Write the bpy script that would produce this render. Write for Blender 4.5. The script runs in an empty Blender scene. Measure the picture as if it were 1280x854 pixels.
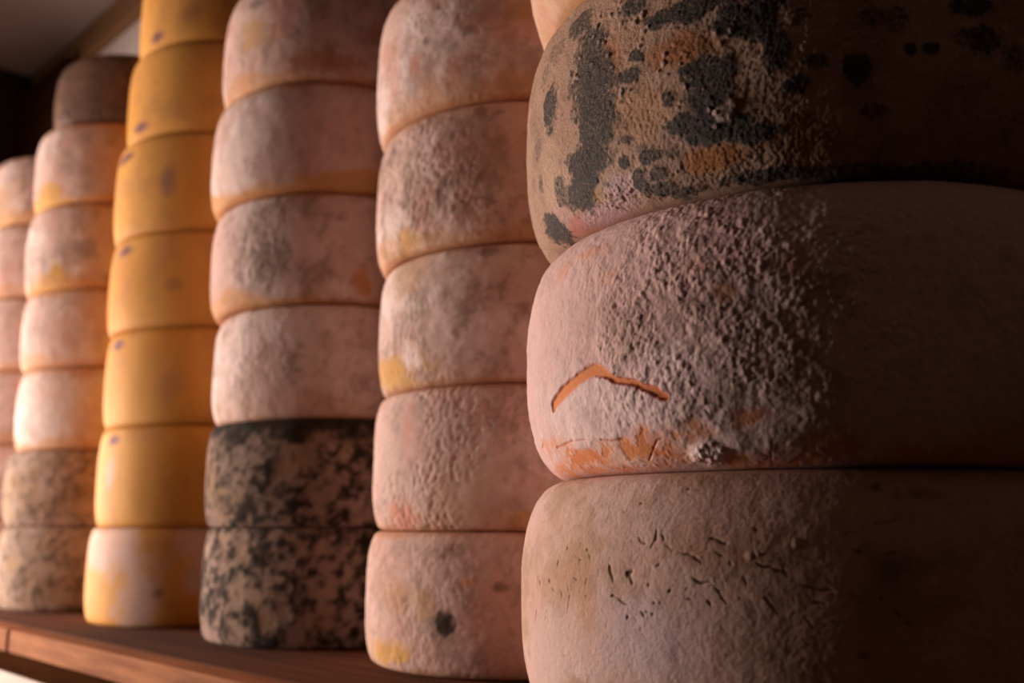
import bpy, math
import numpy as np

# ------------------------------------------------------------------ frame
# World: X runs along the shelf (towards -X = far end), Y towards the back wall, Z up, metres.
SHELF_Z = 0.95                      # top of the shelf
EYE = 0.10                          # camera height above the shelf top
DX, DY = 0.69, 0.724                # viewing direction against the shelf
FPX = 1244.4                        # 35 mm lens on a 36 mm sensor, 1280 px wide
PITCH = math.radians(10.4)
cP, sP = math.cos(PITCH), math.sin(PITCH)


def v2w(x, y):
    """camera-aligned ground offsets (right, ahead) -> world x, y (camera stands over 0, 0)"""
    return DX * x - DY * y, DY * x + DX * y


def ray(u, v):
    """direction of a photo pixel, in world axes"""
    a = (u - 640) / FPX
    b = (427 - v) / FPX
    x, y = v2w(a, cP - b * sP)
    return np.array([x, y, sP + b * cP])


CAM = np.array([0.0, 0.0, SHELF_Z + EYE])
scn = bpy.context.scene
col = scn.collection

# ------------------------------------------------------------------ camera
cam_d = bpy.data.cameras.new('camera')
cam_d.lens = 35
cam_d.sensor_width = 36
cam_d.clip_start = 0.01
cam_d.dof.use_dof = True
cam_d.dof.focus_distance = 0.49
cam_d.dof.aperture_fstop = 6.0
cam = bpy.data.objects.new('camera', cam_d)
cam.location = CAM
cam.rotation_euler = (math.pi / 2 + PITCH, 0, math.atan2(DY, DX))
col.objects.link(cam)
scn.camera = cam

# ------------------------------------------------------------------ light
wd = bpy.data.worlds.new('world')
scn.world = wd
wd.use_nodes = True
wd.node_tree.nodes['Background'].inputs[0].default_value = (0.35, 0.25, 0.2, 1)
wd.node_tree.nodes['Background'].inputs[1].default_value = 0.004
scn.view_settings.view_transform = 'Standard'
scn.view_settings.look = 'None'
scn.view_settings.gamma = 1
scn.view_settings.use_curve_mapping = False
scn.view_settings.exposure = 0.0

LAMP = (-2.13, -0.295, SHELF_Z + 0.16)
LAMP_DIR = (0.80, 0.60)
LAMP_TILT = math.radians(-10)
lt = bpy.data.lights.new('lamp_light', 'AREA')  # key light from the left; its source is unseen, the panel form assumed
lt.shape = 'RECTANGLE'
lt.size = 1.10
lt.size_y = 0.40
lt.energy = 33
lt.spread = math.radians(135)
lt.color = (1.0, 0.845, 0.76)
lo = bpy.data.objects.new('lamp_light', lt)
lo.location = LAMP
lo.rotation_euler = (math.pi / 2 + LAMP_TILT, 0, math.atan2(-LAMP_DIR[0], LAMP_DIR[1]))
col.objects.link(lo)


# ------------------------------------------------------------------ helpers
def lin(r, g, b):
    c = np.array([r, g, b], float) / 255
    return np.where(c <= 0.04045, c / 12.92, ((c + 0.055) / 1.055) ** 2.4)


def rgba(c):
    return (float(c[0]), float(c[1]), float(c[2]), 1.0)


class NT:
    def __init__(self, name):
        self.m = bpy.data.materials.new(name)
        self.m.use_nodes = True
        self.t = self.m.node_tree
        self.b = self.t.nodes['Principled BSDF']

    def n(self, kind, **kw):
        nd = self.t.nodes.new(kind)
        for k, v in kw.items():
            if k in nd.inputs.keys():
                nd.inputs[k].default_value = v
            else:
                setattr(nd, k, v)
        return nd

    def l(self, a, b):
        self.t.links.new(a, b)


def noise_mat(name, c1, c2, scale, stretch=(1, 1, 1), rough=0.85, bump=0.3, dist=0.002, detail=6, spec=0.2):
    t = NT(name)
    tc = t.n('ShaderNodeTexCoord')
    mp = t.n('ShaderNodeMapping')
    mp.inputs['Scale'].default_value = stretch
    t.l(tc.outputs['Object'], mp.inputs[0])
    nz = t.n('ShaderNodeTexNoise', Scale=scale, Detail=detail, Roughness=0.62)
    t.l(mp.outputs[0], nz.inputs['Vector'])
    rp = t.n('ShaderNodeValToRGB')
    rp.color_ramp.elements[0].position = 0.3
    rp.color_ramp.elements[1].position = 0.7
    rp.color_ramp.elements[0].color = rgba(c1)
    rp.color_ramp.elements[1].color = rgba(c2)
    t.l(nz.outputs['Fac'], rp.inputs[0])
    t.l(rp.outputs[0], t.b.inputs['Base Color'])
    t.b.inputs['Roughness'].default_value = rough
    t.b.inputs['Specular IOR Level'].default_value = spec
    nb = t.n('ShaderNodeTexNoise', Scale=scale * 3, Detail=8, Roughness=0.7)
    t.l(mp.outputs[0], nb.inputs['Vector'])
    bp = t.n('ShaderNodeBump', Strength=bump, Distance=dist)
    t.l(nb.outputs['Fac'], bp.inputs['Height'])
    t.l(bp.outputs[0], t.b.inputs['Normal'])
    return t.m


def rind_mat(name, scale, bump, dist, rough, spec, vary, stain=None):
    """colour from the rind's own pigment attribute, broken up by procedural grain"""
    t = NT(name)
    at = t.n('ShaderNodeAttribute', attribute_name='pigment')
    tc = t.n('ShaderNodeTexCoord')
    nz = t.n('ShaderNodeTexNoise', Scale=scale, Detail=5, Roughness=0.65)
    t.l(tc.outputs['Object'], nz.inputs['Vector'])
    mr = t.n('ShaderNodeMapRange')
    mr.inputs['From Min'].default_value = 0.25
    mr.inputs['From Max'].default_value = 0.75
    mr.inputs['To Min'].default_value = 1 - vary
    mr.inputs['To Max'].default_value = 1 + vary
    t.l(nz.outputs['Fac'], mr.inputs['Value'])
    mx = t.n('ShaderNodeVectorMath', operation='MULTIPLY')
    t.l(at.outputs['Color'], mx.inputs[0])
    t.l(mr.outputs[0], mx.inputs[1])
    if stain is None:
        t.l(mx.outputs[0], t.b.inputs['Base Color'])
    else:
        # dark mould and some painted seam shadow: grainy at its edges, two tones inside
        sa = t.n('ShaderNodeAttribute', attribute_name='stain')
        ng = t.n('ShaderNodeTexNoise', Scale=520, Detail=4, Roughness=0.7)
        t.l(tc.outputs['Object'], ng.inputs['Vector'])
        m1 = t.n('ShaderNodeMath', operation='MULTIPLY_ADD')
        m1.inputs[1].default_value = 1.6
        m1.inputs[2].default_value = -0.8
        t.l(ng.outputs['Fac'], m1.inputs[0])
        m2 = t.n('ShaderNodeMath', operation='ADD')
        t.l(sa.outputs['Fac'], m2.inputs[0])
        t.l(m1.outputs[0], m2.inputs[1])
        r1 = t.n('ShaderNodeMapRange', interpolation_type='SMOOTHSTEP')
        r1.inputs['From Min'].default_value = 0.12
        r1.inputs['From Max'].default_value = 0.98
        t.l(m2.outputs[0], r1.inputs['Value'])
        cr = t.n('ShaderNodeValToRGB')
        cr.color_ramp.elements[0].position = 0.35
        cr.color_ramp.elements[1].position = 0.68
        cr.color_ramp.elements[0].color = rgba(stain[0])
        cr.color_ramp.elements[1].color = rgba(stain[1])
        t.l(nz.outputs['Fac'], cr.inputs[0])
        mm = t.n('ShaderNodeMix', data_type='RGBA')
        t.l(r1.outputs[0], mm.inputs[0])
        t.l(mx.outputs[0], mm.inputs[6])
        t.l(cr.outputs[0], mm.inputs[7])
        t.l(mm.outputs[2], t.b.inputs['Base Color'])
    t.b.inputs['Roughness'].default_value = rough
    t.b.inputs['Specular IOR Level'].default_value = spec
    n2 = t.n('ShaderNodeTexNoise', Scale=scale * 1.7, Detail=4, Roughness=0.6)
    t.l(tc.outputs['Object'], n2.inputs['Vector'])
    bp = t.n('ShaderNodeBump', Strength=bump, Distance=dist)
    t.l(n2.outputs['Fac'], bp.inputs['Height'])
    t.l(bp.outputs[0], t.b.inputs['Normal'])
    return t.m


def mesh_obj(name, verts, faces, mat, parent=None, smooth=False):
    me = bpy.data.meshes.new(name)
    me.from_pydata([tuple(map(float, v)) for v in verts], [], faces)
    me.update()
    me.materials.append(mat)
    if smooth:
        me.polygons.foreach_set('use_smooth', [True] * len(me.polygons))
    o = bpy.data.objects.new(name, me)
    col.objects.link(o)
    if parent is not None:
        o.parent = parent
    return o


def box(name, lo_, hi_, mat, parent=None, bevel=0.0, kind=None):
    x0, y0, z0 = lo_
    x1, y1, z1 = hi_
    cx, cy = (x0 + x1) / 2, (y0 + y1) / 2
    X, Y, Z = (x1 - x0) / 2, (y1 - y0) / 2, z1 - z0
    v = [(-X, -Y, 0), (X, -Y, 0), (X, Y, 0), (-X, Y, 0), (-X, -Y, Z), (X, -Y, Z), (X, Y, Z), (-X, Y, Z)]
    f = [(0, 3, 2, 1), (4, 5, 6, 7), (0, 1, 5, 4), (1, 2, 6, 5), (2, 3, 7, 6), (3, 0, 4, 7)]
    o = mesh_obj(name, v, f, mat, parent)
    base = np.array([cx, cy, z0])
    if parent is not None:
        base = base - np.array(parent.location)
    o.location = base
    if bevel:
        md = o.modifiers.new('bevel', 'BEVEL')
        md.width = bevel
        md.segments = 2
    if kind:
        o['kind'] = kind
    return o


def tag(o, label, cat, group=None):
    o['label'] = label
    o['category'] = cat
    if group:
        o['group'] = group


# ---- numpy noise
rng = np.random.default_rng(11)
LAT = rng.random((64, 64, 64)).astype(np.float32)
JIT = rng.random((32, 32, 32, 3)).astype(np.float32)


def vnoise(p):
    i = np.floor(p).astype(np.int64)
    f = (p - i)
    f = f * f * (3 - 2 * f)
    i0, i1 = i & 63, (i + 1) & 63
    fx, fy, fz = f[:, 0], f[:, 1], f[:, 2]
    a = LAT[i0[:, 0], i0[:, 1], i0[:, 2]] * (1 - fx) + LAT[i1[:, 0], i0[:, 1], i0[:, 2]] * fx
    b = LAT[i0[:, 0], i1[:, 1], i0[:, 2]] * (1 - fx) + LAT[i1[:, 0], i1[:, 1], i0[:, 2]] * fx
    c = LAT[i0[:, 0], i0[:, 1], i1[:, 2]] * (1 - fx) + LAT[i1[:, 0], i0[:, 1], i1[:, 2]] * fx
    d = LAT[i0[:, 0], i1[:, 1], i1[:, 2]] * (1 - fx) + LAT[i1[:, 0], i1[:, 1], i1[:, 2]] * fx
    return (a * (1 - fy) + b * fy) * (1 - fz) + (c * (1 - fy) + d * fy) * fz


def fbm(p, scale, seed, octaves=4, stretch=(1, 1, 1)):
    """0..1, mean .5; scale = features per metre"""
    q = p * np.array(stretch) * scale + seed * 7.13 + 100
    s, a, t = 0, 1.0, 0
    for k in range(octaves):
        s = s + a * vnoise(q + k * 17.3)
        t += a
        a *= 0.55
        q = q * 2.03
    return np.clip((s / t - 0.5) * 1.6 + 0.5, 0, 1)


def worley(p, scale, seed):
    """distance to the nearest jittered point, in cells, and that cell's random number"""
    q = p * scale + seed * 3.71 + 50
    i = np.floor(q).astype(np.int64)
    best = np.full(len(p), 9.0)
    rid = np.zeros(len(p))
    for a in (-1, 0, 1):
        for b in (-1, 0, 1):
            for c in (-1, 0, 1):
                j = i + np.array([a, b, c])
                w = j & 31
                jit = JIT[w[:, 0], w[:, 1], w[:, 2]]
                d = ((j + jit - q) ** 2).sum(1)
                m = d < best
                best = np.where(m, d, best)
                rid = np.where(m, jit[:, 0] * 7.7 % 1, rid)
    return np.sqrt(best), rid


def sm(x, a, b):
    t = np.clip((x - a) / (b - a), 0, 1)
    return t * t * (3 - 2 * t)


def mix(c, d, f):
    f = np.asarray(f)[:, None]
    return c * (1 - f) + np.asarray(d) * f


def seg_dist(P, pts):
    """distance of each point to a 3-D polyline and the position along it (0..1)"""
    best = np.full(len(P), 9.0)
    tt = np.zeros(len(P))
    pts = np.array(pts)
    n = len(pts) - 1
    for k in range(n):
        a, b = pts[k], pts[k + 1]
        ab = b - a
        t = np.clip((P - a) @ ab / max(ab @ ab, 1e-12), 0, 1)
        d = np.linalg.norm(P - a - t[:, None] * ab, axis=1)
        m = d < best
        best = np.where(m, d, best)
        tt = np.where(m, (k + t) / n, tt)
    return best, tt


# ------------------------------------------------------------------ materials
M_PLASTER = noise_mat('whitewashed_plaster', lin(186, 168, 160), lin(206, 188, 178), 6, bump=0.4, dist=0.004)
M_CEIL = noise_mat('ceiling_plaster', lin(138, 118, 111), lin(156, 134, 126), 4, bump=0.25, dist=0.004)
M_DARKWALL = noise_mat('dark_stone_wall', lin(46, 31, 23), lin(60, 41, 31), 9, bump=0.5, dist=0.006)
M_FLOOR = noise_mat('cellar_floor', lin(70, 54, 43), lin(88, 70, 57), 8, bump=0.3)
M_PLANK = noise_mat('brown_shelf_wood', lin(66, 34, 17), lin(114, 66, 36), 60, stretch=(0.05, 1, 1), spec=0.08, rough=0.85, bump=0.35, dist=0.0015)
M_EDGE = noise_mat('planed_edge_wood', lin(124, 70, 40), lin(190, 124, 78), 80, stretch=(0.08, 1, 1), spec=0.08, rough=0.85, bump=0.35, dist=0.0012)
M_SHADE_BATTEN = noise_mat('shade_batten_wood', lin(44, 24, 13), lin(66, 37, 20), 60, stretch=(0.1, 1, 1), spec=0.0, rough=1.0, bump=0.3)  # dark tone imitates shade under the shelf edge and in the wall corner
M_TRIM = noise_mat('old_trim_wood', lin(96, 66, 42), lin(122, 86, 56), 14, stretch=(0.12, 1.5, 1.5), bump=0.3)
M_BEAM = noise_mat('limewashed_beam', lin(205, 180, 168), lin(228, 208, 198), 12, stretch=(0.2, 1, 1), bump=0.3)
M_PINK = rind_mat('pink_rind', 420, 0.35, 0.0010, 0.88, 0.12, 0.10)
M_BEIGE = rind_mat('beige_felted_rind', 900, 0.55, 0.0008, 0.9, 0.10, 0.08)
M_MOULD = rind_mat('mould_speckled_rind', 1000, 0.9, 0.0012, 0.62, 0.30, 0.20, (lin(36, 29, 24), lin(80, 64, 52)))
M_YELLOW = rind_mat('yellow_rind', 160, 0.12, 0.0008, 0.7, 0.15, 0.05)
M_GREY = rind_mat('grey_mould_rind', 500, 0.6, 0.0015, 0.92, 0.08, 0.14)

# ------------------------------------------------------------------ the cellar
XE, XN = -2.31, 1.3           # end wall, near end
YB, YO = 0.70, -1.50
XA = -3.45                    # the aisle runs on past the short end wall          # back wall, opposite wall
ZC = CAM[2] + 1.01
box('floor', (XA - 0.2, YO - 0.2, -0.1), (XN + 0.2, YB + 0.2, 0), M_FLOOR, kind='structure')
box('ceiling', (XA - 0.2, YO - 0.2, ZC), (XN + 0.2, YB + 0.2, ZC + 0.1), M_CEIL, kind='structure')
box('wall_back', (XA - 0.2, YB, 0), (XN + 0.2, YB + 0.2, ZC), M_PLASTER, kind='structure')
box('wall_opposite', (XA - 0.2, YO - 0.2, 0), (XN + 0.2, YO, ZC), M_DARKWALL, kind='structure')
box('wall_end', (XE - 0.15, 0.36, 0), (XE, YB, ZC), M_DARKWALL, kind='structure')
box('wall_far', (XA - 0.2, YO, 0), (XA, YB, ZC), M_DARKWALL, kind='structure')
box('wall_near', (XN, YO, 0), (XN + 0.2, YB, ZC), M_DARKWALL, kind='structure')
box('trim_1', (XE, YB - 0.022, ZC - 0.062), (XN, YB, ZC), M_TRIM, bevel=0.003, kind='structure')

box('corner_shade_post', (XE, YB - 0.05, SHELF_Z), (-2.02, YB, ZC - 0.0625), M_SHADE_BATTEN, bevel=0.004, kind='structure')  # added dark post, its colour stands in for shade on the back wall

# shelf: long planks with an edge board, a dark strip as the shaded gap under it, a limewashed beam below
YF = 0.335
sx0, sx1 = XE + 0.01, 0.75
shelf = bpy.data.objects.new('wooden_shelf', None)
shelf.location = ((sx0 + sx1) / 2, YF, SHELF_Z - 0.02)
col.objects.link(shelf)
tag(shelf, 'long brown plank shelf with a lighter front edge carrying all the cheese stacks', 'shelf')
ys = [YF + 0.024, YF + 0.142, YF + 0.252, YB - 0.004]
for k in range(3):
    box('plank', (sx0, ys[k] + 0.001, SHELF_Z - 0.020), (sx1, ys[k + 1] - 0.001, SHELF_Z), M_PLANK, shelf, 0.0015)
for xa, xb in ((sx0, -1.060), (-1.053, -0.2), (-0.198, sx1)):
    box('edge_board', (xa, YF, SHELF_Z - 0.0215), (xb, YF + 0.023, SHELF_Z + 0.0), M_EDGE, shelf, 0.002)
box('shade_batten', (sx0, YF + 0.003, SHELF_Z - 0.040), (sx1, YF + 0.05, SHELF_Z - 0.0225), M_SHADE_BATTEN, shelf)  # dark strip painting the shade between edge board and beam
box('back_batten', (sx0, YB - 0.06, SHELF_Z - 0.036), (sx1, YB - 0.01, SHELF_Z - 0.0225), M_SHADE_BATTEN, shelf)
beam = box('support_beam', (sx0, YF + 0.003, SHELF_Z - 0.14), (sx1, YF + 0.10, SHELF_Z - 0.0405), M_BEAM, None, 0.003)
tag(beam, 'pale limewashed beam running beneath the front of the plank shelf', 'beam')
beam2 = box('support_beam', (sx0, YB - 0.10, SHELF_Z - 0.14), (sx1, YB - 0.002, SHELF_Z - 0.0365), M_BEAM, None, 0.003)
tag(beam2, 'pale limewashed beam under the shelf against the back wall', 'beam')
for xp, where in ((-2.2, 'beside the dark end wall'), (-1.1, 'below the yellow stack'), (-0.15, 'below the broad front wheels'), (0.7, 'at the end away from the end wall')):
    p = box('shelf_pier', (xp - 0.045, YF + 0.002, 0), (xp + 0.045, YB - 0.004, SHELF_Z - 0.1405), M_BEAM, None, 0.003)
    tag(p, 'pale pier carrying the shelf beams ' + where, 'pier', 'piers under the shelf')

# panel lamp added in the aisle; the actual light source is unseen
lamp = bpy.data.objects.new('added_panel_lamp', None)
lamp.location = (LAMP[0], YO, LAMP[2])
col.objects.link(lamp)
tag(lamp, 'added panel lamp in the aisle standing in for an unseen light source', 'lamp')
M_HOUSE = noise_mat('lamp_housing_metal', lin(60, 58, 56), lin(76, 72, 70), 20, rough=0.5, bump=0.05)
ld = np.array(LAMP_DIR)
lamp.location = (LAMP[0] - 0.16 * ld[0], LAMP[1] - 0.16 * ld[1], LAMP[2])
hx, hy = 0.09, 0.57
h_ = box('lamp_housing', (-hx / 2, -hy, -0.22), (hx / 2, hy, 0.22), M_HOUSE, None, 0.01)
h_.parent = lamp
lamp.rotation_euler = (0, 0, math.atan2(ld[1], ld[0]))
tg = NT('lamp_glass')
tg.b.inputs['Base Color'].default_value = (0.9, 0.85, 0.8, 1)
tg.b.inputs['Emission Color'].default_value = (1, 0.82, 0.7, 1)
tg.b.inputs['Emission Strength'].default_value = 2
d_ = box('diffuser', (hx / 2 + 0.001, -0.55, -0.205), (hx / 2 + 0.03, 0.55, 0.205), tg.m, None, 0.012)
d_.parent = lamp
st = box('lamp_stand', (-0.02, -0.02, -LAMP[2]), (0.02, 0.02, -0.221), M_HOUSE, None, 0.004)
st.parent = lamp
ft = box('stand_foot', (-0.14, -0.14, -LAMP[2]), (0.14, 0.14, -LAMP[2] + 0.03), M_HOUSE, None, 0.006)
ft.parent = lamp


# ------------------------------------------------------------------ cheese wheels
class Wheel:
    """rounded wheel: flat faces, curved shoulders, bulging side"""

    def __init__(self, cx, cy, z0, h, R, a, n):
        self.wx, self.wy = v2w(cx, cy)
        self.z0, self.h, self.R, self.a, self.n = z0, h, R, a, n
        self.base = np.array([self.wx, self.wy, z0])

    def prof(self, k):
        """side profile from the bottom face's rim to the top face's rim, k points evenly along the curve"""
        ph = np.linspace(-math.pi / 2, math.pi / 2, 2001)
        e = 2 / self.n
        r = self.R - self.a + self.a * np.cos(ph).clip(0) ** e
        z = self.h / 2 + self.h / 2 * np.sign(np.sin(ph)) * np.abs(np.sin(ph)) ** e
        s = np.concatenate([[0], np.cumsum(np.hypot(np.diff(r), np.diff(z)))])
        t = np.linspace(0, s[-1], k)
        return np.interp(t, s, r), np.interp(t, s, z), s[-1]

    def rad(self, z):
        q = abs(z - self.h / 2) / (self.h / 2)
        return self.R - self.a + self.a * max(0.0, 1 - min(q, 1) ** self.n) ** (1 / self.n)

    def pix(self, u, v):
        """photo pixel -> point on this wheel's side, in its own coordinates"""
        d = ray(u, v)
        o = CAM - self.base
        R = self.R
        for _ in range(8):
            A = d[0] ** 2 + d[1] ** 2
            B = o[0] * d[0] + o[1] * d[1]
            C = o[0] ** 2 + o[1] ** 2 - R * R
            D = B * B - A * C
            t = (-B - math.sqrt(max(D, 0))) / A
            p = o + d * t
            z = min(max(p[2], 0), self.h)
            R = 0.5 * R + 0.5 * self.rad(z)
        return p

    def build(self, dense, coarse, res_p, half, paint, mat, label, group):
        """dense/coarse: metres per vertex round the rim inside/outside `half` radians of the side facing the aisle's near end"""
        face = math.atan2(-self.wy, -self.wx) - 0.35
        nd = int(2 * half * self.R / dense)
        ncs = int((2 * math.pi - 2 * half) * self.R / coarse)
        th = np.concatenate([face + np.linspace(-half, half, nd, endpoint=False),
                             face + half + np.linspace(0, 2 * math.pi - 2 * half, ncs, endpoint=False)])
        L = self.prof(10)[2]
        k = int(L / res_p)
        r, z, _ = self.prof(k)
        nt = len(th)
        rr, tt = np.meshgrid(r, th, indexing='ij')
        zz = np.repeat(z[:, None], nt, 1)
        nr = np.gradient(z)
        nz = -np.gradient(r)
        ln = np.hypot(nr, nz)
        nr, nz = nr / ln, nz / ln
        P = np.stack([rr * np.cos(tt), rr * np.sin(tt), zz], -1).reshape(-1, 3)
        N = np.stack([nr[:, None] * np.cos(tt), nr[:, None] * np.sin(tt), np.repeat(nz[:, None], nt, 1)], -1).reshape(-1, 3)
        res = paint(self, P, P[:, 2] / self.h)
        c, disp = res[0], res[1]
        q = np.abs(P[:, 2] / self.h - 0.5) * 2
        edge = 1 - sm(q, 0.93, 1.0)
        V = P + N * (disp * edge)[:, None]
        V[:, 2] = np.clip(V[:, 2], 0, self.h)
        V = np.concatenate([V, [[0, 0, 0], [0, 0, self.h]]])
        c = np.concatenate([c, c[:1], c[-1:]])
        i = np.arange(k - 1)[:, None] * nt
        j = np.arange(nt)[None]
        j2 = (j + 1) % nt
        quads = np.stack([i + j, i + j2, i + nt + j2, i + nt + j], -1).reshape(-1, 4)
        jj = np.arange(nt)
        jn = (jj + 1) % nt
        bot = np.stack([np.full(nt, k * nt), jn, jj], -1)
        top = np.stack([np.full(nt, k * nt + 1), (k - 1) * nt + jj, (k - 1) * nt + jn], -1)
        loops = np.concatenate([quads.ravel(), bot.ravel(), top.ravel()]).astype(np.int32)
        nq = len(quads)
        starts = np.concatenate([np.arange(nq) * 4, nq * 4 + np.arange(2 * nt) * 3]).astype(np.int32)
        me = bpy.data.meshes.new('cheese_wheel')
        me.vertices.add(len(V))
        me.vertices.foreach_set('co', V.astype(np.float32).ravel())
        me.loops.add(len(loops))
        me.loops.foreach_set('vertex_index', loops)
        me.polygons.add(len(starts))
        me.polygons.foreach_set('loop_start', starts)
        me.update(calc_edges=True)
        me.validate()
        me.polygons.foreach_set('use_smooth', np.ones(len(starts), bool))
        at = me.attributes.new('pigment', 'FLOAT_COLOR', 'POINT')
        at.data.foreach_set('color', np.concatenate([np.clip(c, 0.004, 0.95), np.ones((len(c), 1))], 1).astype(np.float32).ravel())
        if len(res) > 2:
            sa = me.attributes.new('stain', 'FLOAT', 'POINT')
            sa.data.foreach_set('value', np.concatenate([res[2], [0, 0]]).astype(np.float32))
        me.materials.append(mat)
        o = bpy.data.objects.new('cheese_wheel', me)
        o.location = self.base
        col.objects.link(o)
        tag(o, label, 'cheese', group)
        return o


PINK, PALE, ROSE = lin(210, 174, 162), lin(228, 200, 190), lin(206, 140, 118)
ORANGE, OCHRE, DUST = lin(206, 134, 78), lin(206, 154, 90), lin(152, 122, 104)
CHAR, BLACK, TAN = lin(80, 65, 54), lin(40, 34, 29), lin(178, 142, 112)
YEL, YEL2, YBR = lin(222, 159, 80), lin(210, 143, 60), lin(186, 128, 86)
PURPLE = lin(112, 70, 88)


def blob(w, P, u, v, ru, rv, seed, rough=0.45, scale=160):
    """soft patch on the rind centred on a photo point; its size in metres follows from the wheel's distance"""
    c = w.pix(u, v)
    m = np.linalg.norm(c + w.base - CAM) / FPX
    t = np.array([-c[1], c[0], 0])
    t = t / max(np.linalg.norm(t), 1e-9)
    # photo width is foreshortened where the side turns away
    view = (CAM - w.base - c)[:2]
    cosv = abs(view @ c[:2]) / (np.linalg.norm(view) * np.linalg.norm(c[:2]) + 1e-9)
    a = (P - c) @ t / (ru * m / max(cosv, 0.25))
    b = (P[:, 2] - c[2]) / (rv * m)
    far = np.linalg.norm(P - c, axis=1) > 4 * max(ru, rv) * m + 0.05
    d = np.sqrt(a * a + b * b) + (fbm(P, scale, seed, 4) - 0.5) * 2 * rough
    d[far] = 9
    return d


def pink_paint(seed, grey=0.4, edge_lo=0.5, edge_hi=0.2, rose=0.3, ochre=0.0, pale=0.5, grain=0.5, gscale=330, extra=(), tone=1.0):
    def fn(w, P, zz):
        n1 = fbm(P, 14, seed, 4)
        n2 = fbm(P, 38, seed + 3, 4)
        n3 = fbm(P, 110, seed + 5, 3)
        c = mix(np.tile(PINK, (len(P), 1)), PALE, sm(n1 + 0.3 * (n3 - 0.5), 0.7 - 0.5 * pale, 1.0 - 0.4 * pale))
        n4 = fbm(P, 85, seed + 6, 4, (1, 1, 0.7))
        n5 = fbm(P, 240, seed + 7, 3)
        c = mix(c, DUST, grey * 0.65 * sm(n4 * 0.5 + n2 * 0.35 + n5 * 0.15, 0.40, 0.68))
        c = mix(c, DUST * 0.55, grey * 0.55 * sm(n4 * 0.4 + n5 * 0.4 + n2 * 0.2, 0.54, 0.72))
        c = mix(c, ROSE, rose * sm(fbm(P, 22, seed + 8, 4), 0.56, 0.76))
        lo = sm(0.13 + 0.30 * (fbm(P, 20, seed + 10, 3) - 0.45) - zz, -0.03, 0.06)
        hi = sm(zz - 0.90 + 0.16 * (fbm(P, 20, seed + 12, 3) - 0.5), -0.03, 0.06)
        c = mix(c, OCHRE * 0.5 + ORANGE * 0.5, np.clip(edge_lo * lo + edge_hi * hi, 0, 1))
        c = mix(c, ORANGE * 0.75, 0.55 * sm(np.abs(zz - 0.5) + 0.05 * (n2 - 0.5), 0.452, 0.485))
        c = mix(c, OCHRE, ochre * sm(fbm(P, 12, seed + 14, 3), 0.5, 0.72))
        g, _ = worley(P, gscale, seed)
        g = (g / 0.8) ** 2
        gm = grain * sm(fbm(P, 18, seed + 20, 3), 0.3, 0.65)
        disp = 0.0016 * (n1 - 0.5) + 0.0010 * gm * (0.6 - g) + 0.0006 * (n3 - 0.5) + 0.0004 * (n4 - 0.5)
        for e in extra:
            kind, u, v, ru, rv, colr, amt = e
            d = blob(w, P, u, v, ru, rv, seed + u, 0.6, 120)
            c = mix(c, colr, amt * (1 - sm(d, 0.35, 1.25)))
        return c * tone, disp
    return fn


def grey_paint(seed, dark=0.5, warm=0.2, rimdark=0.0, speck=1.0, base=None):
    B0 = DUST * 1.1 if base is None else base

    def fn(w, P, zz):
        n1, n2, n3 = fbm(P, 13, seed, 4), fbm(P, 60, seed + 2, 4), fbm(P, 170, seed + 4, 4)
        c = mix(np.tile(B0, (len(P), 1)), PINK, 0.5 * sm(n1, 0.45, 0.8))
        c = mix(c, OCHRE * 0.7, warm * sm(fbm(P, 40, seed + 6, 4), 0.52, 0.72))
        k = n2 * 0.35 + n3 * 0.5 + n1 * 0.15 + 0.20 * (dark - 0.5)
        c = mix(c, CHAR * 0.8, speck * 0.9 * sm(k, 0.36, 0.64))
        c = mix(c, BLACK, speck * 0.8 * sm(k, 0.50, 0.72))
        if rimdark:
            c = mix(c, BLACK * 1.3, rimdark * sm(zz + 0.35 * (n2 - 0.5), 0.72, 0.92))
        disp = 0.0014 * (n1 - 0.5) + 0.0012 * (n2 - 0.5) + 0.0008 * (n3 - 0.5)
        return c, disp
    return fn


def yellow_paint(seed, mark=None, mould=0.0, extra=()):
    def fn(w, P, zz):
        n1, n2 = fbm(P, 10, seed, 3, (1, 1, 0.6)), fbm(P, 34, seed + 3, 4)
        c = mix(np.tile(YEL, (len(P), 1)), YEL2, sm(n1, 0.35, 0.75))
        c = mix(c, YBR, 0.35 * sm(n2, 0.55, 0.8))
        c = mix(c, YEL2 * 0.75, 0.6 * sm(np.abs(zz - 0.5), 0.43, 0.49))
        if mould:
            c = mix(c, PINK, mould * sm(fbm(P, 16, seed + 6, 4) + 0.25 * (zz - 0.55), 0.42, 0.62))
        for (u, v, ru, rv, colr, amt) in extra:
            d = blob(w, P, u, v, ru, rv, seed + u, 0.25, 70)
            c = mix(c, colr, amt * (1 - sm(d, 0.3, 1.2)))
        if mark:
            d = blob(w, P, mark[0], mark[1], 9, 8, seed + 9, 0.3, 120)
            c = mix(c, PURPLE, 0.9 * (1 - sm(d, 0.3, 1.1)))
        return c, 0.0013 * (n1 - 0.5) + 0.0004 * (n2 - 0.5)
    return fn


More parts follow.
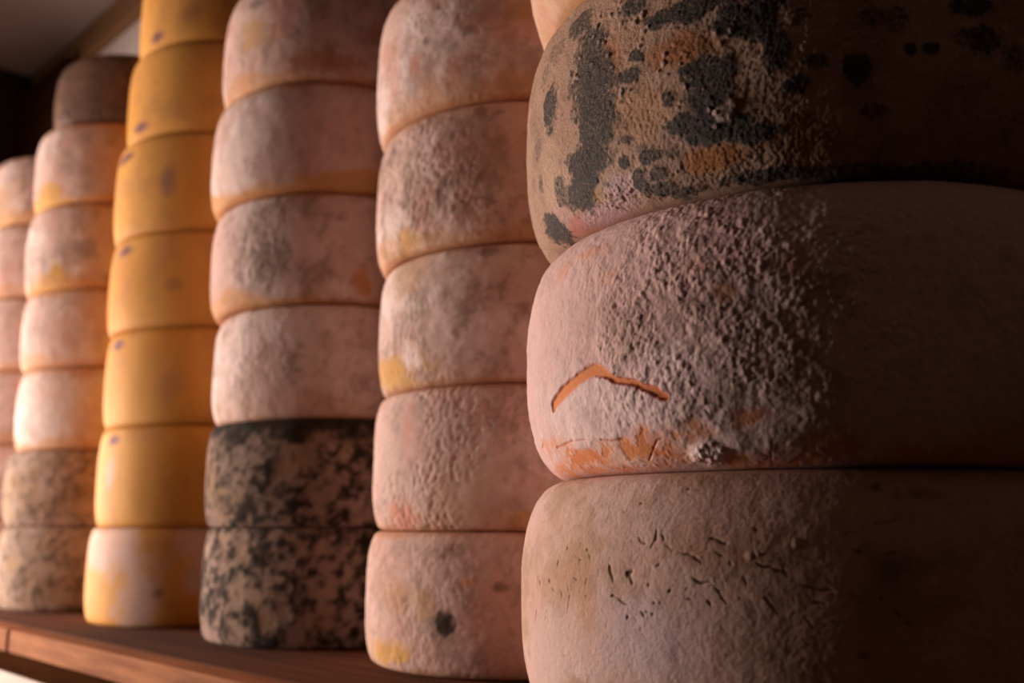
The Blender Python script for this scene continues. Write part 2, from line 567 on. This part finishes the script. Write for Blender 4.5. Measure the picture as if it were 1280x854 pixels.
# ---- the three broad wheels in front -------------------------------------------------
def beige_paint(w, P, zz):
    s = 31
    n1, n2, n3 = fbm(P, 11, s, 4), fbm(P, 36, s + 2, 4), fbm(P, 170, s + 4, 3)
    c = np.tile(lin(206, 165, 148), (len(P), 1))
    c = mix(c, lin(212, 178, 168), 0.8 * sm(n1, 0.4, 0.7))
    c = mix(c, lin(184, 146, 114), 0.6 * sm(n2, 0.48, 0.72))
    c = mix(c, DUST, 0.22 * sm(n3 * 0.5 + n2 * 0.5, 0.5, 0.65))
    for (u, v, ru, rv, cc, a) in ((705, 705, 30, 70, lin(202, 146, 112), .32), (735, 770, 16, 60, lin(202, 146, 108), .35), (800, 800, 70, 60, lin(200, 176, 178), .6),
                                  (930, 690, 90, 40, lin(170, 126, 90), .55), (1130, 710, 50, 40, lin(110, 100, 98), .6),
                                  (1095, 607, 12, 8, BLACK, .8), (1150, 618, 30, 10, lin(120, 84, 60), .6), (1080, 820, 10, 6, BLACK, .6)):
        d = blob(w, P, u, v, ru, rv, s + u, .6, 90)
        c = mix(c, cc, a * (1 - sm(d, .1, 1.3)))
    disp = 0.0018 * (n1 - .5) + 0.0006 * (n2 - .5) + 0.00035 * (n3 - .5)
    g, _ = worley(P, 700, 3)
    disp += 0.00022 * (0.5 - g)
    Z = lambda X, Y: (640 + X / 4, 590 + Y / 4)
    F = lambda X, Y: (900 + X / 3.368, 600 + Y / 3.368)
    cracks = [([Z(725, 285), Z(718, 340), Z(695, 385)], 1.0), ([Z(745, 310), Z(760, 350), Z(805, 395)], 1.0),
              ([Z(840, 405), Z(880, 410), Z(915, 435), Z(945, 460)], 1.1), ([Z(490, 452), Z(493, 510), Z(510, 560)], 1.2),
              ([Z(612, 485), Z(580, 515), Z(600, 565)], 1.9), ([Z(500, 620), Z(550, 645), Z(585, 665)], 1.1),
              ([Z(900, 530), Z(950, 555), Z(990, 555), Z(1035, 600)], 1.5), ([Z(185, 530), Z(190, 560)], 1.3),
              ([Z(235, 435), Z(230, 475)], 1.0), ([Z(140, 545), Z(140, 580)], 1.0), ([Z(245, 595), Z(250, 630)], 1.0),
              ([Z(375, 525), Z(370, 565)], 1.0), ([Z(320, 430), Z(345, 440), Z(340, 465)], .8), ([Z(380, 385), Z(395, 470)], .9),
              ([Z(280, 380), Z(278, 400)], 1.0), ([Z(340, 600), Z(390, 635)], .8), ([Z(640, 690), Z(655, 725)], 1.1),
              ([Z(575, 715), Z(575, 735)], 1.3), ([Z(605, 735), Z(625, 740)], 1.0), ([Z(725, 440), Z(730, 465), Z(715, 475)], 1.0),
              ([Z(630, 320), Z(640, 345), Z(665, 358)], 1.1), ([Z(970, 345), Z(1000, 330), Z(1050, 355), Z(1080, 360)], 1.1),
              ([Z(1090, 440), Z(1100, 470)], 1.0), ([Z(1215, 450), Z(1290, 478)], 1.0), ([Z(970, 640), Z(995, 670)], 1.1),
              ([Z(680, 560), Z(690, 580)], 1.0), ([Z(710, 640), Z(720, 665)], 1.0), ([Z(740, 640), Z(745, 660)], .9),
              ([Z(870, 640), Z(905, 640)], .9), ([Z(520, 445), Z(560, 455)], .9), ([Z(660, 700), Z(685, 708)], .9),
              ([Z(1030, 600), Z(1080, 670)], .9), ([Z(1010, 395), Z(1060, 430)], .9), ([Z(1120, 620), Z(1165, 655)], 1.0),
              ([Z(280, 560), Z(290, 620), Z(280, 700)], .8), ([Z(175, 690), Z(165, 740)], .9), ([Z(120, 690), Z(118, 740)], .9),
              ([Z(205, 575), Z(215, 590)], .9), ([Z(310, 525), Z(330, 540)], .9), ([Z(560, 195), Z(590, 195)], .8),
              ([F(145, 345), F(225, 375), F(290, 385)], 1.1), ([F(175, 485), F(215, 520), F(245, 570)], 1.4),
              ([F(265, 370), F(290, 410)], 1.3), ([F(300, 430), F(400, 455), F(490, 470)], 1.0), ([F(380, 520), F(450, 525)], 1.3),
              ([F(545, 485), F(605, 520)], 1.0), ([F(670, 485), F(690, 515)], 1.1), ([F(720, 545), F(755, 570), F(760, 600), F(830, 630)], 1.1),
              ([F(545, 280), F(560, 300), F(600, 305)], 1.2), ([F(520, 235), F(575, 205)], 1.3), ([F(700, 325), F(750, 300)], 1.1),
              ([F(640, 190), F(740, 165)], 1.0), ([F(330, 560), F(400, 620)], .9), ([F(95, 400), F(115, 440)], .9)]
    r2 = np.random.default_rng(5)
    for k in range(70):
        u, v = r2.uniform(675, 1000), r2.uniform(640, 850)
        an = r2.uniform(-.4, 1.9)
        ln = r2.uniform(2, 8)
        cracks.append(([(u, v), (u + ln * math.cos(an), v + ln * math.sin(an))], r2.uniform(.3, .6)))
    wob = np.stack([fbm(P, 260, 60 + k, 2) - .5 for k in range(3)], 1) * 0.0014
    Q = P + wob
    crk = np.zeros(len(P))
    for pts, wd_ in cracks:
        p3 = [w.pix(*p) for p in pts]
        ctr = np.mean(p3, 0)
        near = np.linalg.norm(P - ctr, axis=1) < 0.03
        if not near.any():
            continue
        d, t = seg_dist(Q[near], p3)
        width = 0.00027 * wd_ * (0.5 + 0.8 * np.sin(math.pi * np.clip(t, .06, .94)))
        crk[near] = np.maximum(crk[near], (1 - sm(d, width * 0.5, width * 1.9)) * min(1, .15 + .7 * wd_))
    for X, Y, r in ((650, 165, 6), (660, 355, 5), (785, 600, 6), (1210, 285, 7), (380, 385, 6), (1065, 358, 7), (500, 625, 5), (700, 715, 4), (880, 90, 4)):
        d = np.linalg.norm(Q - w.pix(*Z(X, Y)), axis=1)
        crk = np.maximum(crk, 1 - sm(d, .0002, r * .00018))
    disp -= 0.0007 * crk
    c = mix(c, lin(96, 64, 42), .7 * crk)
    for X, Y, r in ((318, 270, .0019), (122, 322, .0017), (160, 315, .0010)):
        d = np.linalg.norm(Q - w.pix(*F(X, Y)), axis=1)
        lump = np.clip(1 - (d / r) ** 2, 0, 1)
        disp += 0.0005 * np.sqrt(lump)
        c = mix(c, lin(206, 172, 150), .7 * sm(lump, 0, .5))
    return c, disp


def rose_paint(w, P, zz):
    s = 53
    n1, n2, n3 = fbm(P, 12, s, 4), fbm(P, 40, s + 2, 4), fbm(P, 130, s + 4, 3)
    c = np.tile(lin(212, 174, 166), (len(P), 1))
    c = mix(c, lin(228, 200, 194), .7 * sm(n1 + .3 * (n3 - .5), .4, .7))
    bare = np.zeros(len(P))
    for (u, v, ru, rv, a) in ((735, 572, 55, 22, 1.0), (715, 588, 40, 12, .9), (780, 588, 60, 9, .9), (800, 560, 55, 26, 1.0), (870, 540, 30, 18, .7), (850, 575, 40, 10, .7), (935, 522, 28, 14, .8), (960, 575, 80, 14, .9), (1040, 555, 60, 20, .7), (1180, 570, 120, 16, .8),
                              (740, 315, 26, 12, .45), (700, 340, 9, 25, .4), (760, 345, 18, 12, .3), (690, 560, 20, 14, .6), (870, 330, 16, 14, .25), (905, 365, 16, 16, .35), (1000, 330, 30, 20, .3)):
        d = blob(w, P, u, v, ru, rv, s + u, .55, 120)
        bare = np.maximum(bare, a * (1 - sm(d, .30, 1.15)))
    g, rid = worley(P, 540, 4)
    g2, rid2 = worley(P, 300, 9)
    # mealy bloom: thick towards the middle of the face, thinner by the turning edge
    rough_c = w.pix(900, 420)
    thick = 1 - sm(np.linalg.norm((P - rough_c), axis=1), .035, .10)
    left_c = w.pix(690, 430)
    thick = np.clip(.30 + .75 * thick, 0, 1) * (1 - .5 * (1 - sm(np.linalg.norm(P - left_c, axis=1), .02, .05)))
    gran = (1 - (g / .85) ** 2) * (.45 + .7 * rid) * .45 + (1 - (g2 / .85) ** 2) * (.35 + .8 * rid2) * .65
    gran = np.clip(gran, 0, 1.2)
    thick = thick * (.35 + .65 * sm(zz, .08, .32))
    spot = .45 + .55 * sm(fbm(P, 60, s + 30, 3), .30, .6)
    disp = .0018 * (n1 - .5) + .0008 * (n2 - .5) + thick * spot * .0011 * gran + .0006 * (n3 - .5)
    low = np.clip(1 - gran * 1.6, 0, 1) * thick
    c = mix(c, lin(184, 132, 114), .45 * sm(low, .55, .95))
    c = mix(c, DUST * .8, .45 * sm(n2 * .6 + n3 * .4, .54, .68) * thick)
    flake = sm(fbm(P, 210, s + 40, 3) + .3 * (fbm(P, 60, s + 41, 2) - .5), .50, .60)
    c = mix(c, lin(220, 142, 94), bare * (1 - .55 * flake))
    c = mix(c, lin(204, 104, 66), .3 * bare * sm(fbm(P, 70, s + 50, 3), .56, .7))
    disp *= 1 - .7 * bare
    disp += bare * flake * .00022
    d = blob(w, P, 885, 566, 34, 15, s + 70, .4, 150)
    lump = 1 - sm(d, .3, 1.05)
    c = mix(c, lin(226, 198, 192), .85 * lump)
    disp += lump * (.0010 + .0014 * gran)
    # bare orange scar
    sp = [(692, 508), (697, 499), (709, 487), (722, 474), (742, 462), (756, 467), (770, 475), (790, 479), (812, 486), (832, 496)]
    d, t = seg_dist(P + (np.stack([fbm(P, 200, 80 + k, 2) - .5 for k in range(3)], 1)) * .0012, [w.pix(*p) for p in sp])
    wd_ = np.interp(t, [0, .1, .3, .48, .6, .8, .95, 1], [.0026, .0028, .0027, .0029, .0017, .0014, .0019, .0016])
    sc_ = 1 - sm(d, wd_ * .80, wd_ * 1.12)
    rim = (1 - sm(np.abs(d - wd_ * 1.1), .0002, .0008))
    disp = disp * (1 - sc_) + sc_ * (.0018 * (n1 - .5) - .0008)
    c = mix(c, lin(218, 134, 82), sc_ * .95)
    c = mix(c, lin(176, 72, 48), .7 * rim * sm(t, .45, .6) + .3 * rim * (1 - sm(t, .45, .6)))
    for pts, w0 in (([(696, 560), (716, 551), (733, 549)], 1.), ([(752, 549), (765, 551), (778, 549)], 1.2), ([(812, 575), (822, 550), (829, 548)], .5),
                    ([(676, 548), (679, 555), (677, 561)], 1.3), ([(966, 580), (964, 565), (966, 550)], 1.0), ([(1090, 560), (1115, 575)], .8)):
        d, t = seg_dist(P, [w.pix(*p) for p in pts])
        k = 1 - sm(d + .0010 * (n3 - .5), .0001 * w0, .0007 * w0)
        disp -= .0005 * k
        c = mix(c, lin(186, 96, 60), .6 * k)
    return c, disp


def mould_paint(w, P, zz):
    s = 71
    n1, n2, n3 = fbm(P, 12, s, 4), fbm(P, 45, s + 2, 4), fbm(P, 190, s + 4, 3)
    c = np.tile(lin(188, 146, 120), (len(P), 1))
    c = mix(c, lin(206, 170, 142), .6 * sm(n1, .45, .75))
    c = mix(c, lin(150, 112, 92), .5 * sm(n2, .5, .72))
    for (u, v, ru, rv, cc, a) in ((850, 62, 45, 22, lin(176, 104, 48), .8), (900, 196, 48, 16, lin(190, 116, 44), .9), (764, 75, 14, 40, lin(196, 122, 66), .6), (800, 140, 40, 40, lin(196, 140, 92), .5),
                                  (735, 245, 20, 16, lin(206, 150, 90), .6), (1000, 170, 60, 30, lin(150, 100, 60), .6), (690, 230, 14, 60, lin(212, 172, 140), .6),
                                  (778, 232, 32, 16, lin(206, 168, 166), .95), (735, 276, 40, 12, lin(200, 128, 112), .9), (765, 262, 40, 10, lin(206, 168, 166), .8), (700, 268, 16, 14, lin(206, 160, 150), .7)):
        d = blob(w, P, u, v, ru, rv, s + u, .35, 90)
        c = mix(c, cc, a * (1 - sm(d, .5, 1.15)))
    dark = np.zeros(len(P))
    for (u, v, ru, rv, a) in ((687, 135, 8, 34, .85), (725, 30, 14, 16, .75), (737, 62, 20, 30, .8), (738, 105, 27, 42, .85), (747, 150, 26, 36, .88), (735, 205, 24, 30, .95), (727, 240, 18, 22, .9), (701, 240, 8, 18, .7), (694, 288, 9, 20, .9),
                              (672, 60, 8, 14, .5), (695, 65, 10, 16, .45), (822, 26, 22, 12, .95), (872, 8, 42, 16, .95), (935, 22, 40, 28, .95), (790, 8, 16, 14, .8), (967, 60, 16, 30, .95), (885, 90, 34, 22, .9), (886, 122, 28, 34, .95), (850, 156, 20, 12, .97),
                              (895, 162, 40, 16, .97), (940, 166, 30, 11, .95), (834, 125, 8, 12, .8), (762, 95, 8, 12, .55), (795, 70, 8, 8, .9), (786, 95, 13, 12, .85), (780, 203, 7, 7, .97), (812, 196, 14, 8, .8), (801, 185, 6, 6, .6), (838, 192, 8, 6, .6),
                              (802, 228, 9, 14, .85), (822, 218, 12, 8, .8), (830, 236, 14, 8, .8), (782, 174, 6, 5, .7), (855, 240, 20, 6, .8), (960, 218, 60, 7, .85), (1080, 214, 60, 8, .7), (1200, 215, 60, 10, .6),  # long flat streaks at the lower seam: mould and painted seam shadow together
                              (996, 106, 18, 12, .9), (1072, 88, 15, 20, .95), (1020, 75, 14, 12, .7), (1138, 63, 8, 8, .9), (1163, 62, 8, 8, .9), (1215, 8, 22, 12, .9), (1225, 50, 20, 16, .8), (1090, 20, 20, 10, .6), (1120, 25, 14, 14, .6), (1092, 138, 14, 8, .6), (1265, 70, 12, 16, .6), (1000, 20, 14, 12, .6),
                              (712, 200, 4, 8, .6), (676, 230, 3, 12, .6), (672, 190, 3, 14, .5), (680, 95, 4, 12, .5)):
        d = blob(w, P, u, v, ru, rv, s + u + v, .42, 210)
        dark = np.maximum(dark, a * (1 - sm(d, .70, 1.35)))
    spk, rid = worley(P, 190, 14)
    dark = np.maximum(dark, .8 * (rid > .75) * (1 - sm(spk, .05, .24)) * sm(fbm(P, 30, s + 90, 3), .3, .6))
    g, _ = worley(P, 620, 6)
    disp = .0018 * (n1 - .5) + .0008 * (n2 - .5) + .00033 * (.6 - (g / .8) ** 2) + .0005 * (n3 - .5) + .0004 * dark
    # pale mould knobs
    gk, rk = worley(P, 260, 22)
    zone = np.zeros(len(P))
    for (u, v, r) in ((795, 45, 28), (760, 30, 30), (720, 90, 22), (830, 75, 24), (790, 25, 25), (862, 118, 20), (900, 135, 22), (850, 128, 10), (905, 40, 20), (780, 120, 18), (895, 150, 14), (770, 70, 18), (1000, 60, 20)):
        d = blob(w, P, u, v, r, r, s + u, .3, 90)
        zone = np.maximum(zone, 1 - sm(d, .4, 1.1))
    kn = zone * (rk > .58) * np.clip(1 - (gk / .42) ** 2, 0, 1)
    disp += .0008 * np.sqrt(kn)
    c = mix(c, lin(176, 150, 142), .75 * sm(kn, .1, .5))
    d = blob(w, P, 908, 140, 20, 14, s + 3, .5, 220)
    k = 1 - sm(d, .4, 1.0)
    disp += .0010 * k
    c = mix(c, lin(170, 142, 132), .85 * k)
    d = blob(w, P, 758, 97, 7, 10, s + 5, .2, 120)
    c = mix(c, lin(118, 108, 110), .9 * (1 - sm(d, .5, 1.05)))
    fz = blob(w, P, 775, 240, 34, 18, s + 6, .4, 150)
    disp += .0011 * (1 - sm(fz, .3, 1.1)) * fbm(P, 520, 9, 2)
    return c, disp, np.clip(dark * (1 - .8 * sm(kn, .1, .5)) * (1 - .9 * k), 0, 1)


def seam_z(cx, cy, r, u, v):
    """height above the shelf of a seam ring of radius r round a stack, seen at photo point (u, v)"""
    wx, wy = v2w(cx, cy)
    d = ray(u, v)
    A = d[0] ** 2 + d[1] ** 2
    B = -(wx * d[0] + wy * d[1])
    C = wx * wx + wy * wy - r * r
    D = max(B * B - A * C, 0)
    t = (-B - math.sqrt(D)) / A
    return EYE + t * d[2]


def stack_wheels(cx, cy, R, a, n, seams, lefts, seam_in=0.6):
    """seams: photo points on the joints from the shelf upwards; lefts: outline points of each wheel, bottom first"""
    zs = [0.0] + [seam_z(cx, cy, R - a * seam_in, u, v) for u, v in seams]
    out = []
    for k, lf in enumerate(lefts):
        x = cx
        if lf is not None:
            d = ray(*lf)
            # camera-frame horizontal direction of the outline ray
            vx, vy = DX * d[0] + DY * d[1], -DY * d[0] + DX * d[1]
            L = math.hypot(vx, vy)
            # centre at depth cy whose distance to that ray is R, on its right
            x = (R * L + vx * cy) / vy
        h = zs[k + 1] - zs[k]
        out.append(Wheel(x, cy, SHELF_Z + zs[k] + 0.0003, h - 0.0004, R, a, n))
    return out


ORD = ['lowest', 'second', 'third', 'fourth', 'fifth', 'sixth', 'seventh']

# stack 1: the broad wheels in front
S1 = stack_wheels(0.1624, 0.535, 0.155, 0.028, 2.6, [(1120, 583), (1120, 216), (1120, -125), (1120, -500)], [(652, 765), (659, 430), (657, 165), (659, -60)], 0.45)
G1 = 'broad wheels of the front stack'
S1[0].build(0.00046, 0.004, 0.00046, 1.06, beige_paint, M_BEIGE, 'broad beige cheese wheel with fine cracks in its rind, standing on the shelf', G1)
S1[1].build(0.00046, 0.004, 0.00046, 1.06, rose_paint, M_PINK, 'broad pink mealy-rinded cheese wheel with an orange arched scar', G1)
S1[2].build(0.00046, 0.004, 0.00046, 1.06, mould_paint, M_MOULD, 'broad tan cheese wheel patched with black mould', G1)
S1[3].build(0.002, 0.005, 0.002, 1.4, pink_paint(91, ochre=.25, grey=.25, edge_lo=.25, pale=.3), M_PINK, 'pink and orange cheese wheel lying on the black-patched one', G1)

# stack 2: pale pink wheels beside the broad ones
S2 = stack_wheels(0.011, 0.779, 0.1180, 0.0115, 2.7, [(640, 665), (640, 478), (640, 302), (640, 124), (640, -52)],
                  [(457, 760), (466, 580), (475, 410), (472, 250), (473, 95)], 0.5)
P2 = [pink_paint(101, grey=.45, edge_lo=.15, edge_hi=.1, rose=.25, pale=.4, grain=.5, extra=(('s', 555, 778, 13, 15, BLACK, .9), ('s', 480, 815, 30, 18, OCHRE, .95), ('s', 500, 745, 20, 20, OCHRE, .35), ('s', 530, 755, 12, 25, OCHRE, .4), ('s', 585, 730, 12, 8, ORANGE, .5), ('s', 565, 690, 30, 10, DUST, .6), ('s', 625, 735, 10, 6, DUST * .6, .7))),
      pink_paint(102, grey=.40, edge_lo=.25, edge_hi=.05, rose=.3, pale=.5, grain=1.0, extra=(('s', 505, 645, 18, 22, ROSE, .9), ('s', 510, 535, 8, 30, ROSE, .6), ('s', 660, 650, 30, 14, OCHRE, .6), ('s', 575, 610, 40, 50, lin(216, 186, 160), .5))),
      pink_paint(103, grey=.6, edge_lo=.15, edge_hi=.1, rose=.3, pale=.45, grain=.7, extra=(('s', 485, 465, 26, 24, OCHRE, .9), ('s', 510, 350, 30, 25, lin(190, 150, 110), .5), ('s', 512, 448, 14, 20, PALE, .95), ('s', 610, 315, 18, 8, CHAR, .5))),
      pink_paint(104, grey=.9, edge_lo=.45, edge_hi=.15, rose=.3, pale=.35, grain=.9, extra=(('s', 510, 300, 10, 16, OCHRE, .8), ('s', 590, 200, 50, 40, DUST * .8, .5), ('s', 515, 230, 12, 50, DUST, .5))),
      pink_paint(105, grey=.5, edge_lo=.4, edge_hi=.2, rose=.45, pale=.4, grain=.6, extra=(('s', 520, 80, 12, 22, ROSE * .9, .8), ('s', 570, 90, 14, 20, ROSE * .9, .7), ('s', 533, 52, 5, 9, CHAR, .8), ('s', 585, 38, 8, 8, CHAR, .5), ('s', 650, 15, 30, 18, OCHRE * .8, .7), ('s', 600, 20, 40, 25, DUST, .5)))]
L2 = ['pale pink cheese wheel with one dark round spot, standing on the shelf', 'pink cheese wheel lying on the one with the dark round spot',
      'pinkish cheese wheel, third from the shelf beside the broad wheels', 'grey-dusted pink cheese wheel, fourth from the shelf beside the broad wheels',
      'reddish-smeared pink cheese wheel on top of the stack beside the broad wheels']
for w, p, l in zip(S2, P2, L2):
    w.build(0.0013, 0.006, 0.0013, 1.35, p, M_PINK, l, 'wheels of the stack beside the broad ones')

# stack 3: pink wheels on two charcoal-speckled ones
S3 = stack_wheels(-0.163, 0.946, 0.1180, 0.0125, 2.6, [(455, 660), (455, 525), (455, 381), (455, 242), (455, 103), (455, -36)],
                  [(252, 735), (257, 600), (267, 465), (264, 330), (266, 200), (281, 70)], 0.5)
for k in (0, 1):
    S3[k].a, S3[k].n = 0.008, 3.0
P3 = [grey_paint(201, dark=.62, warm=.2, base=lin(160, 132, 117)), grey_paint(202, dark=.52, warm=.3, rimdark=.9, base=lin(144, 117, 103)),
      pink_paint(203, grey=.55, edge_lo=.15, edge_hi=.1, rose=.05, pale=.6, grain=.8), pink_paint(204, grey=.65, edge_lo=.6, edge_hi=.05, rose=.1, pale=.6, grain=.9, extra=(('s', 455, 355, 14, 18, ORANGE, .8), ('s', 340, 320, 20, 40, DUST * .8, .5))),
      pink_paint(205, grey=.3, edge_lo=.8, edge_hi=.3, rose=.1, pale=.6, grain=.4, extra=(('s', 400, 248, 60, 10, OCHRE * .8, .8),)), pink_paint(206, grey=.55, edge_lo=.5, edge_hi=.4, rose=.5, pale=.3, grain=.3, extra=(('s', 315, 45, 16, 25, OCHRE, .6), ('s', 400, 75, 50, 16, ORANGE * .7, .7), ('s', 320, 5, 14, 8, CHAR, .5)))]
L3 = ['charcoal-speckled cheese wheel standing on the shelf', 'charcoal-speckled cheese wheel with a blackened upper rim, second from the shelf',
      'pale pink cheese wheel lying directly on the charcoal-speckled pair', 'pink cheese wheel, second above the charcoal-speckled pair',
      'pink cheese wheel, third above the charcoal-speckled pair', 'brown-tinged pink cheese wheel, fourth above the charcoal-speckled pair']
for k, (w, p, l) in enumerate(zip(S3, P3, L3)):
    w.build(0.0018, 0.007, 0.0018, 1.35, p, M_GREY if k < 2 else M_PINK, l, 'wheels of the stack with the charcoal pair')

# stack 4: yellow wheels
S4 = stack_wheels(-0.334, 1.112, 0.1160, 0.0075, 2.6, [(240, 660), (240, 531), (240, 408), (240, 287), (240, 164), (240, 50), (240, -65)],
                  [(107, 720), (120, 598), (131, 480), (137, 360), (145, 235), (162, 120), (177, 20)], 0.5)
MK = [None, (142, 550), (147, 432), (157, 315), (156, 199), (175, 160), (195, 47)]
for k, w in enumerate(S4):
    ex = ()
    if k == 0:
        ex = ((150, 700, 40, 16, PINK, .6), (190, 735, 18, 30, PINK, .5), (197, 742, 8, 7, lin(120, 70, 40), .7), (180, 765, 14, 18, PINK, .6))
    if k == 1:
        ex = ((137, 590, 6, 22, lin(214, 170, 150), .7),)
    if k == 4:
        ex = ((210, 225, 12, 22, lin(140, 104, 96), .65),)
    if k == 3:
        ex = ((215, 355, 12, 10, lin(160, 110, 80), .5),)
    if k == 2:
        ex = ((212, 480, 18, 25, YBR, .6),)
    if k == 6:
        ex = ((240, 15, 16, 16, YBR * .8, .6),)
    lab = 'yellow cheese wheel, %s %s in the all-yellow stack' % (ORD[k], 'and pink-bloomed' if k == 0 else 'from the shelf')
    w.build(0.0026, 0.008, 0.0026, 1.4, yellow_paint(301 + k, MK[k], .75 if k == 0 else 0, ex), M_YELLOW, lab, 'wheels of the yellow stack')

# stack 5: pink wheels on two grey ones, a dark wheel on top
S5 = stack_wheels(-0.520, 1.291, 0.1160, 0.0105, 2.5, [(105, 659), (105, 562), (105, 458), (105, 360), (105, 252), (105, 152), (125, 66)],
                  [(-5, 710), (3, 620), (20, 515), (27, 415), (33, 315), (45, 205), (69, 125)], 0.5)
P5 = [grey_paint(401, dark=.40, warm=.3, speck=.5, base=lin(172, 144, 126)), grey_paint(402, dark=.36, warm=.35, speck=.42, base=lin(174, 144, 126)),
      pink_paint(403, grey=.2, edge_lo=.6, edge_hi=.3, pale=.8), pink_paint(404, grey=.35, edge_lo=.5, edge_hi=.5, pale=.6),
      pink_paint(405, grey=.6, edge_lo=.8, edge_hi=.3, pale=.5, extra=(('s', 70, 340, 9, 14, OCHRE, 1), ('s', 60, 365, 25, 6, OCHRE, .9), ('s', 105, 310, 20, 16, DUST * .6, .5))),
      pink_paint(406, grey=.5, edge_lo=.8, edge_hi=.7, rose=.4, pale=.4, extra=(('s', 60, 240, 11, 14, OCHRE, 1), ('s', 55, 258, 20, 6, OCHRE, .9))),
      grey_paint(407, dark=.55, warm=.1, speck=.5, base=lin(108, 80, 68))]
L5 = ['grey-rinded cheese wheel standing on the shelf beside the yellow stack', 'grey-rinded cheese wheel, second from the shelf beside the yellow stack',
      'pale pink cheese wheel lying directly on the two grey ones', 'pink cheese wheel, second above the two grey ones',
      'dusky pink cheese wheel, third above the two grey ones', 'pink cheese wheel with orange rims under the dark brown one',
      'dark brown cheese wheel topping the stack beside the yellow one']
for k, (w, p, l) in enumerate(zip(S5, P5, L5)):
    w.build(0.0026, 0.008, 0.0026, 1.4, p, M_GREY if k in (0, 1, 6) else M_PINK, l, 'wheels of the stack with the grey pair')

# stack 6: the last stack, half behind the fifth
S6 = stack_wheels(-0.688, 1.472, 0.1160, 0.0105, 2.5, [(20, 650), (20, 556), (20, 463), (20, 371), (20, 279), (25, 194)], [None] * 6, 0.5)
for k, w in enumerate(S6):
    w.wx, w.wy = v2w(-0.692 + 0.004 * k, 1.472)
    w.base = np.array([w.wx, w.wy, w.z0])
    lab = 'rosy cheese wheel, %s in the last stack towards the dark end wall' % ('topmost' if k == 5 else (ORD[k] + (' from the shelf' if k else '')))
    w.build(0.003, 0.008, 0.003, 1.4, pink_paint(501 + k, grey=.45 if k < 5 else .8, edge_lo=.6 if k in (3, 5) else .35, edge_hi=.3, rose=.4, pale=.3, ochre=.3 if k == 5 else 0, tone=.93), M_PINK, lab, 'wheels of the last stack')
